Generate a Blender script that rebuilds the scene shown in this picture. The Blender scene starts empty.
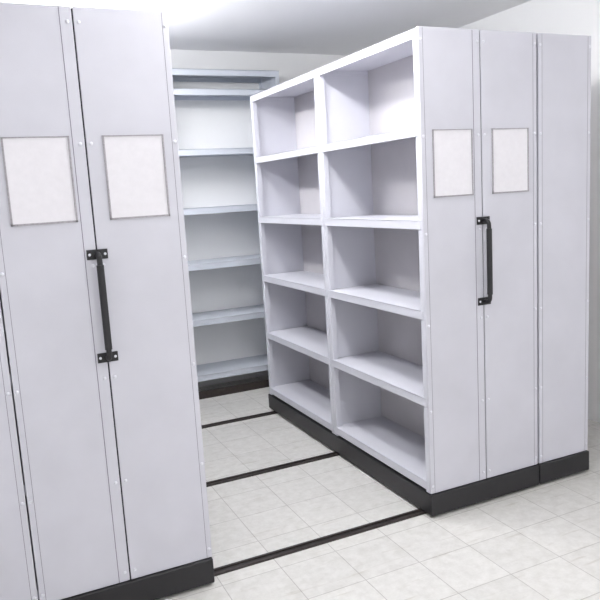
import bpy, bmesh, math
from mathutils import Matrix, Vector
S=bpy.context.scene
S.view_settings.view_transform='Standard'
S.view_settings.look='None'
COL=S.collection

def s2l(c):
    return tuple(((v/255)/12.92 if v/255<=0.04045 else ((v/255+0.055)/1.055)**2.4) for v in c)+(1,)

def mat(name,rgb,rough=0.5,metal=0,noise=0.03,nscale=40,bump=0.0,bscale=300):
    m=bpy.data.materials.new(name); m.use_nodes=True
    nt=m.node_tree; b=nt.nodes['Principled BSDF']
    b.inputs['Roughness'].default_value=rough; b.inputs['Metallic'].default_value=metal
    c=s2l(rgb)
    tc=nt.nodes.new('ShaderNodeTexCoord')
    n=nt.nodes.new('ShaderNodeTexNoise'); n.inputs['Scale'].default_value=nscale; n.inputs['Detail'].default_value=4
    nt.links.new(tc.outputs['Object'],n.inputs['Vector'])
    r=nt.nodes.new('ShaderNodeValToRGB')
    r.color_ramp.elements[0].position=0.3; r.color_ramp.elements[1].position=0.7
    r.color_ramp.elements[0].color=tuple(x*(1-noise) for x in c[:3])+(1,)
    r.color_ramp.elements[1].color=tuple(min(1,x*(1+noise)) for x in c[:3])+(1,)
    nt.links.new(n.outputs['Fac'],r.inputs['Fac']); nt.links.new(r.outputs['Color'],b.inputs['Base Color'])
    if bump:
        n2=nt.nodes.new('ShaderNodeTexNoise'); n2.inputs['Scale'].default_value=bscale
        bp=nt.nodes.new('ShaderNodeBump'); bp.inputs['Strength'].default_value=bump; bp.inputs['Distance'].default_value=0.002
        nt.links.new(tc.outputs['Object'],n2.inputs['Vector'])
        nt.links.new(n2.outputs['Fac'],bp.inputs['Height']); nt.links.new(bp.outputs['Normal'],b.inputs['Normal'])
    return m

M_panel=mat('painted_steel_panel',(201,200,208),0.42,0,0.03,6,0.15)
M_panel2=mat('painted_steel_shelf',(209,209,217),0.4,0,0.02,6,0.1)
M_back=mat('painted_steel_back',(200,197,200),0.5,0,0.03,6)
M_stat=mat('painted_steel_static',(208,213,222),0.45,0,0.02,6)
M_black=mat('black_enamel',(27,26,29),0.45,0,0.1,30)
M_seam=mat('seam_shadow_gap',(45,42,52),0.8,0,0.1,30)
M_fold=mat('fold_line_grey',(120,116,128),0.7,0,0.05,30)
M_rail=mat('rail_steel_dark',(54,47,45),0.5,0.3,0.2,60)
M_railc=mat('rail_groove',(25,22,22),0.6,0,0.2,60)
M_rivet=mat('rivet_zinc',(225,225,232),0.3,0.3,0.02,30)
M_paper=mat('paper_white',(226,223,227),0.8,0,0.02,50)
M_frame=mat('label_frame_grey',(160,156,160),0.6,0,0.15,180)
M_wall=mat('wall_paint_white',(250,250,250),0.8,0,0.01,3,0.1,120)
M_ceil=mat('ceiling_paint_white',(248,248,250),0.9,0,0.01,2)
M_lamph=mat('lamp_housing_white',(240,240,240),0.5,0,0.01,30)

def floor_mat():
    m=bpy.data.materials.new('vinyl_tile_floor'); m.use_nodes=True
    nt=m.node_tree; b=nt.nodes['Principled BSDF']; b.inputs['Roughness'].default_value=0.6
    tc=nt.nodes.new('ShaderNodeTexCoord')
    mp=nt.nodes.new('ShaderNodeMapping'); mp.inputs['Location'].default_value=(0.05,0.1,0)
    nt.links.new(tc.outputs['Object'],mp.inputs['Vector'])
    br=nt.nodes.new('ShaderNodeTexBrick'); br.offset=0; br.squash=1
    br.inputs['Scale'].default_value=1; br.inputs['Brick Width'].default_value=0.25; br.inputs['Row Height'].default_value=0.25
    br.inputs['Mortar Size'].default_value=0.0019; br.inputs['Mortar Smooth'].default_value=0.3
    br.inputs['Color1'].default_value=s2l((220,218,214)); br.inputs['Color2'].default_value=s2l((213,211,207))
    br.inputs['Mortar'].default_value=s2l((176,172,168))
    nt.links.new(mp.outputs['Vector'],br.inputs['Vector'])
    # speckle
    n=nt.nodes.new('ShaderNodeTexNoise'); n.inputs['Scale'].default_value=22; n.inputs['Detail'].default_value=8; n.inputs['Roughness'].default_value=0.7
    nt.links.new(tc.outputs['Object'],n.inputs['Vector'])
    r=nt.nodes.new('ShaderNodeValToRGB'); r.color_ramp.elements[0].position=0.35; r.color_ramp.elements[0].color=(0.86,0.855,0.84,1)
    r.color_ramp.elements[1].position=0.62; r.color_ramp.elements[1].color=(1,1,1,1)
    nt.links.new(n.outputs['Fac'],r.inputs['Fac'])
    mx=nt.nodes.new('ShaderNodeMix'); mx.data_type='RGBA'; mx.blend_type='MULTIPLY'; mx.inputs[0].default_value=1
    nt.links.new(br.outputs['Color'],mx.inputs[6]); nt.links.new(r.outputs['Color'],mx.inputs[7])
    # scuffs: stretched noise, thin dark streaks
    mp2=nt.nodes.new('ShaderNodeMapping'); mp2.inputs['Scale'].default_value=(3,26,1); mp2.inputs['Rotation'].default_value=(0,0,0.5)
    nt.links.new(tc.outputs['Object'],mp2.inputs['Vector'])
    n3=nt.nodes.new('ShaderNodeTexNoise'); n3.inputs['Scale'].default_value=1.3; n3.inputs['Detail'].default_value=3
    nt.links.new(mp2.outputs['Vector'],n3.inputs['Vector'])
    r3=nt.nodes.new('ShaderNodeValToRGB'); r3.color_ramp.elements[0].position=0.62; r3.color_ramp.elements[0].color=(1,1,1,1)
    r3.color_ramp.elements[1].position=0.74; r3.color_ramp.elements[1].color=(0.84,0.82,0.79,1)
    nt.links.new(n3.outputs['Fac'],r3.inputs['Fac'])
    mx3=nt.nodes.new('ShaderNodeMix'); mx3.data_type='RGBA'; mx3.blend_type='MULTIPLY'; mx3.inputs[0].default_value=1
    nt.links.new(mx.outputs[2],mx3.inputs[6]); nt.links.new(r3.outputs['Color'],mx3.inputs[7])
    nt.links.new(mx3.outputs[2],b.inputs['Base Color'])
    return m
M_floor=floor_mat()

def emis(name,strength,col=(1,1,1,1)):
    m=bpy.data.materials.new(name); m.use_nodes=True
    b=m.node_tree.nodes['Principled BSDF']
    b.inputs['Emission Color'].default_value=col; b.inputs['Emission Strength'].default_value=strength
    return m

def add_box(bm,x0,x1,y0,y1,z0,z1,mi=0):
    vs=[bm.verts.new(p) for p in [(x0,y0,z0),(x1,y0,z0),(x1,y1,z0),(x0,y1,z0),(x0,y0,z1),(x1,y0,z1),(x1,y1,z1),(x0,y1,z1)]]
    for f in [(0,3,2,1),(4,5,6,7),(0,1,5,4),(1,2,6,5),(2,3,7,6),(3,0,4,7)]:
        fc=bm.faces.new([vs[i] for i in f]); fc.material_index=mi

def mesh_obj(name,boxes,mats,parent=None,bevel=0,extra=None):
    bm=bmesh.new()
    for b in boxes: add_box(bm,*b)
    if extra: extra(bm)
    me=bpy.data.meshes.new(name); bm.to_mesh(me); bm.free()
    for m in mats: me.materials.append(m)
    o=bpy.data.objects.new(name,me); COL.objects.link(o)
    if parent: o.parent=parent
    if bevel:
        md=o.modifiers.new('bevel','BEVEL'); md.width=bevel; md.segments=2; md.limit_method='ANGLE'
    return o

YF,YM,YB=2.43,3.362,4.333
H=2.135
LV=[0.165,0.56,0.955,1.35,1.742,H]

def rivets(bm,pts,r=0.0065,mi=0):
    for (x,y,z) in pts:
        ret=bmesh.ops.create_uvsphere(bm,u_segments=10,v_segments=6,radius=r,matrix=Matrix.Translation((x,y,z))@Matrix.Diagonal((1,0.45,1,1)))
        for v in ret['verts']:
            for f in v.link_faces: f.material_index=mi; f.smooth=True

def tube(name,pts,rad,m,parent):
    cu=bpy.data.curves.new(name,'CURVE'); cu.dimensions='3D'; cu.bevel_depth=rad; cu.bevel_resolution=4; cu.use_fill_caps=True
    sp=cu.splines.new('POLY'); sp.points.add(len(pts)-1)
    for i,p in enumerate(pts): sp.points[i].co=(*p,1)
    cu.materials.append(m)
    o=bpy.data.objects.new(name,cu); COL.objects.link(o); o.parent=parent
    return o

def mobile_unit(x0,x1,single=False):
    P=bpy.data.objects.new('mobile_shelving_unit',None); COL.objects.link(P)
    xm=x1-0.012 if single else (x0+x1)/2
    # carriage
    mesh_obj('carriage_base',[(x0-0.008,x1+0.0-0.001,YF-0.012,YB+0.01,0.012,0.112)],[M_black],P,0.004)
    ws=[]
    for y in (2.5,3.34,4.24):
        for xx in (x0+0.08,x1-0.14): ws.append((xx,xx+0.06,y-0.008,y+0.008,0.0085,0.03))
    mesh_obj('wheels',ws,[M_black],P)
    # structure: end, divider, far panels + posts
    b=[]
    b+= [(x0+0.004,x1-0.004,YM-0.006,YM+0.006,0.115,H-0.002)]
    b+= [(x0+0.002,x1-0.002,YB-0.012,YB,0.112,H)]
    for (xa,xb) in ((x0,x0+0.03),(x1-0.03,x1)):
        b+=[(xa,xb,YF+0.012,YF+0.04,0.112,H-0.001)]
        b+=[(xa,xb,YM-0.034,YM-0.002,0.112,H-0.001),(xa,xb,YM+0.002,YM+0.034,0.112,H-0.001)]
        b+=[(xa,xb,YB-0.036,YB-0.001,0.112,H-0.001)]
    mesh_obj('uprights',b,[M_panel2],P,0.0015)
    mesh_obj('back_sheet',[(xm-0.003,xm+0.003,YF+0.015,YB-0.012,0.115,H-0.003)],[M_back],P)
    # shelves
    b=[]
    for z in LV:
        for (ya,yb) in ((YF+0.016,YM-0.007),(YM+0.007,YB-0.014)):
            for s in ((0,) if single else (0,1)):
                xa,xb=(x0-0.003,xm-0.004) if s==0 else (xm+0.004,x1+0.003)
                if z==H: zz=H+0.001
                else: zz=z
                b.append((xa,xb,ya,yb,zz-0.006,zz))
                if s==0: b.append((xa,xa+0.016,ya,yb,zz-0.04,zz-0.0005))
                else: b.append((xb-0.016,xb,ya,yb,zz-0.04,zz-0.0005))
                b.append((xa+0.016,xb-0.001,ya,ya+0.006,zz-0.03,zz-0.001))
                b.append((xa+0.016,xb-0.001,yb-0.006,yb,zz-0.03,zz-0.001))
    mesh_obj('shelves',b,[M_panel2],P,0.0015)
    # end panels
    zb=0.114
    if single: b=[(x0,x1,YF,YF+0.014,zb,H+0.004,0)]
    else:
        b=[(x0,xm-0.0025,YF,YF+0.014,zb,H+0.004,0),(xm+0.0025,x1,YF,YF+0.014,zb,H+0.004,0),
       (xm-0.004,xm+0.004,YF+0.005,YF+0.012,zb,H,1)]
    mesh_obj('end_panels',b,[M_panel,M_seam],P,0.002)
    b=[]
    for xx in (x0+0.020,x1-0.022):
        b.append((xx,xx+0.0016,YF-0.0004,YF+0.001,zb+0.002,H,0))
    if not single: b.append((xm-0.043,xm-0.0405,YF-0.0006,YF+0.001,zb+0.002,H,0))
    mesh_obj('panel_fold_lines',b,[M_fold],P)  # thin grey strips draw the fold lines of the steel panels
    pts=[]
    for z in (0.15,0.50,0.89,1.29,1.70,2.09):
        for xx in ((x0+0.011,x1-0.011) if single else (x0+0.011,xm-0.018,xm+0.018,x1-0.011)): pts.append((xx,YF-0.001,z))
    mesh_obj('rivets',[],[M_rivet],P,0,lambda bm:rivets(bm,pts))
    if single: return P
    # label holders
    for i,(a,c) in enumerate(((x0,xm),(xm,x1))):
        cx=(a+c)/2+0.002; w=0.105; z0,z1=1.442,1.726; t=0.006
        mesh_obj('label_holder_%d'%(i+1),[
            (cx-w,cx+w,YF-0.002,YF-0.0002,z0,z1,1),
            (cx-w,cx-w+t,YF-0.005,YF-0.001,z0,z1,0),(cx+w-t,cx+w,YF-0.005,YF-0.001,z0,z1,0),
            (cx-w,cx+w,YF-0.005,YF-0.001,z0,z0+t,0),(cx-w,cx+w,YF-0.005,YF-0.001,z1-t*0.6,z1,0)],[M_frame,M_paper],P)
    # handle
    hz0,hz1=0.965,1.328; p=0.042
    b=[]
    for z in (hz0,hz1): b.append((xm-0.035,xm+0.035,YF-0.006,YF-0.0005,z-0.017,z+0.017))
    def ex(bm):
        rivets(bm,[(xm+sx*0.026,YF-0.007,z) for sx in (-1,1) for z in (hz0,hz1)],0.005,1)
    mesh_obj('handle_brackets',b,[M_black,M_rivet],P,0.004,ex)
    pts=[(xm,YF-0.004,hz0)]
    c=0.02
    for k in range(7):
        a=math.pi/2*k/6; pts.append((xm,YF-p+c-c*math.sin(a),hz0+c-c*math.cos(a)))
    for k in range(7):
        a=math.pi/2*k/6; pts.append((xm,YF-p+c-c*math.cos(a),hz1-c+c*math.sin(a)))
    pts.append((xm,YF-0.004,hz1))
    tube('handle_bar',pts,0.0095,M_black,P)
    tube('handle_grip',[(xm,YF-p,hz0+0.035),(xm,YF-p,hz1-0.035)],0.0125,M_black,P)
    return P

W=0.634
mobile_unit(1.715,1.715+W)
mobile_unit(0.677-W,0.677)
mobile_unit(1.715+W+0.012,1.715+W+0.012+0.325,True)
mobile_unit(0.677-2*W-0.005,0.677-W-0.005)

# rails
XL,XR=-0.75,2.68
for y in (2.5,3.34,4.24):
    mesh_obj('floor_rail',[(XL,XR,y-0.022,y-0.009,0,0.009,0),(XL,XR,y+0.009,y+0.022,0,0.009,0),(XL,XR,y-0.009,y+0.009,0,0.004,1)],[M_rail,M_railc])

# static shelving on back wall
YS=4.85; YW=5.2
def static_unit(xa,xb):
    P=bpy.data.objects.new('fixed_shelving_unit',None); COL.objects.link(P)
    b=[]
    for x in (xa,xb-0.03):
        b+=[(x,x+0.03,YS+0.004,YS+0.03,0,2.40),(x,x+0.03,YW-0.04,YW-0.012,0,2.40)]
        b+=[(x+0.012,x+0.015,YS+0.02,YW-0.03,0.1,2.39)]
    mesh_obj('posts',b,[M_stat],P,0.0015)
    b=[]
    for z in (0.185,0.605,1.02,1.425,1.845,2.265,2.40):
        b+=[(xa+0.001,xb-0.001,YS,YW-0.014,z-0.006,z),(xa+0.001,xb-0.001,YS,YS+0.014,z-0.045,z-0.0005),
            (xa+0.031,xb-0.031,YW-0.03,YW-0.016,z-0.035,z-0.001)]
    mesh_obj('shelves',b,[M_stat],P,0.0015)
    mesh_obj('back_sheet',[(xa+0.002,xb-0.002,YW-0.012,YW-0.008,0.1,2.39)],[M_wall],P)
    mesh_obj('kick_plate',[(xa+0.031,xb-0.031,YS+0.012,YS+0.02,0.0,0.06)],[M_rail],P)  # dark colour stands in for the shadow line at the plinth
for i in range(3):
    static_unit(-0.80+i*0.99,-0.80+i*0.99+0.985)

# room
X0,X1=-0.85,3.3
Y0=-1.6
CH=2.6
mesh_obj('floor',[(X0-0.1,X1+0.1,Y0,YW+0.1,-0.1,0)],[M_floor])
mesh_obj('ceiling',[(X0-0.1,X1+0.1,Y0,YW+0.1,CH,CH+0.1)],[M_ceil])
mesh_obj('wall_back',[(X0-0.1,X1+0.1,YW,YW+0.1,0,CH)],[M_wall])
mesh_obj('wall_left',[(X0-0.1,X0,Y0,YW,0,CH)],[M_wall])
mesh_obj('wall_right',[(X1,X1+0.1,Y0,YW,0,CH)],[M_wall])

# lamps: suspended twin-tube battens running along the aisle, last one an added unseen fill
def lamp(cx,cy,st,L=1.0,drop=0.14):
    P=bpy.data.objects.new('ceiling_light',None); COL.objects.link(P)
    zt=CH-drop
    mesh_obj('housing',[(cx-0.02,cx+0.02,cy-L/2,cy+L/2,zt,zt+0.03),
        (cx-0.006,cx+0.006,cy-L/3-0.006,cy-L/3+0.006,zt+0.03,CH),(cx-0.006,cx+0.006,cy+L/3-0.006,cy+L/3+0.006,zt+0.03,CH)],[M_lamph],P,0.002)
    em=emis('lamp_tube_glow',st,(0.985,0.99,1,1))
    for dx in (-0.05,0.05):
        tube('tube',[(cx+dx,cy-L/2+0.02,zt),(cx+dx,cy+L/2-0.02,zt)],0.016,em,P)
    mesh_obj('end_caps',[(cx-0.07,cx+0.07,cy-L/2-0.005,cy-L/2+0.02,zt-0.02,zt+0.03),(cx-0.07,cx+0.07,cy+L/2-0.02,cy+L/2+0.005,zt-0.02,zt+0.03)],[M_lamph],P,0.003)
lamp(1.15,2.55,85,1.1,0.19)
lamp(1.2,0.4,48,1.2,0.2)
lamp(0.62,4.0,125,0.9,0.25)  # added lamp hidden behind the left unit, brightens ceiling and back shelving

w=bpy.data.worlds.new('world'); S.world=w; w.use_nodes=True
w.node_tree.nodes['Background'].inputs[0].default_value=(0.97,0.98,1,1)
w.node_tree.nodes['Background'].inputs[1].default_value=1.35

# camera
B=Vector((.9033,.1174,-.4125)).normalized()
U=Vector((-.0570,.9860,.1557)); U=(U-U.dot(B)*B).normalized()
A=U.cross(B)
R=Matrix((B,A,U)).to_4x4()
cam=bpy.data.cameras.new('camera'); cam.sensor_width=36; cam.lens=36*685/600; cam.clip_start=0.01
co=bpy.data.objects.new('camera',cam); COL.objects.link(co)
co.matrix_world=Matrix.Translation((0,0,1.5))@R
S.camera=co
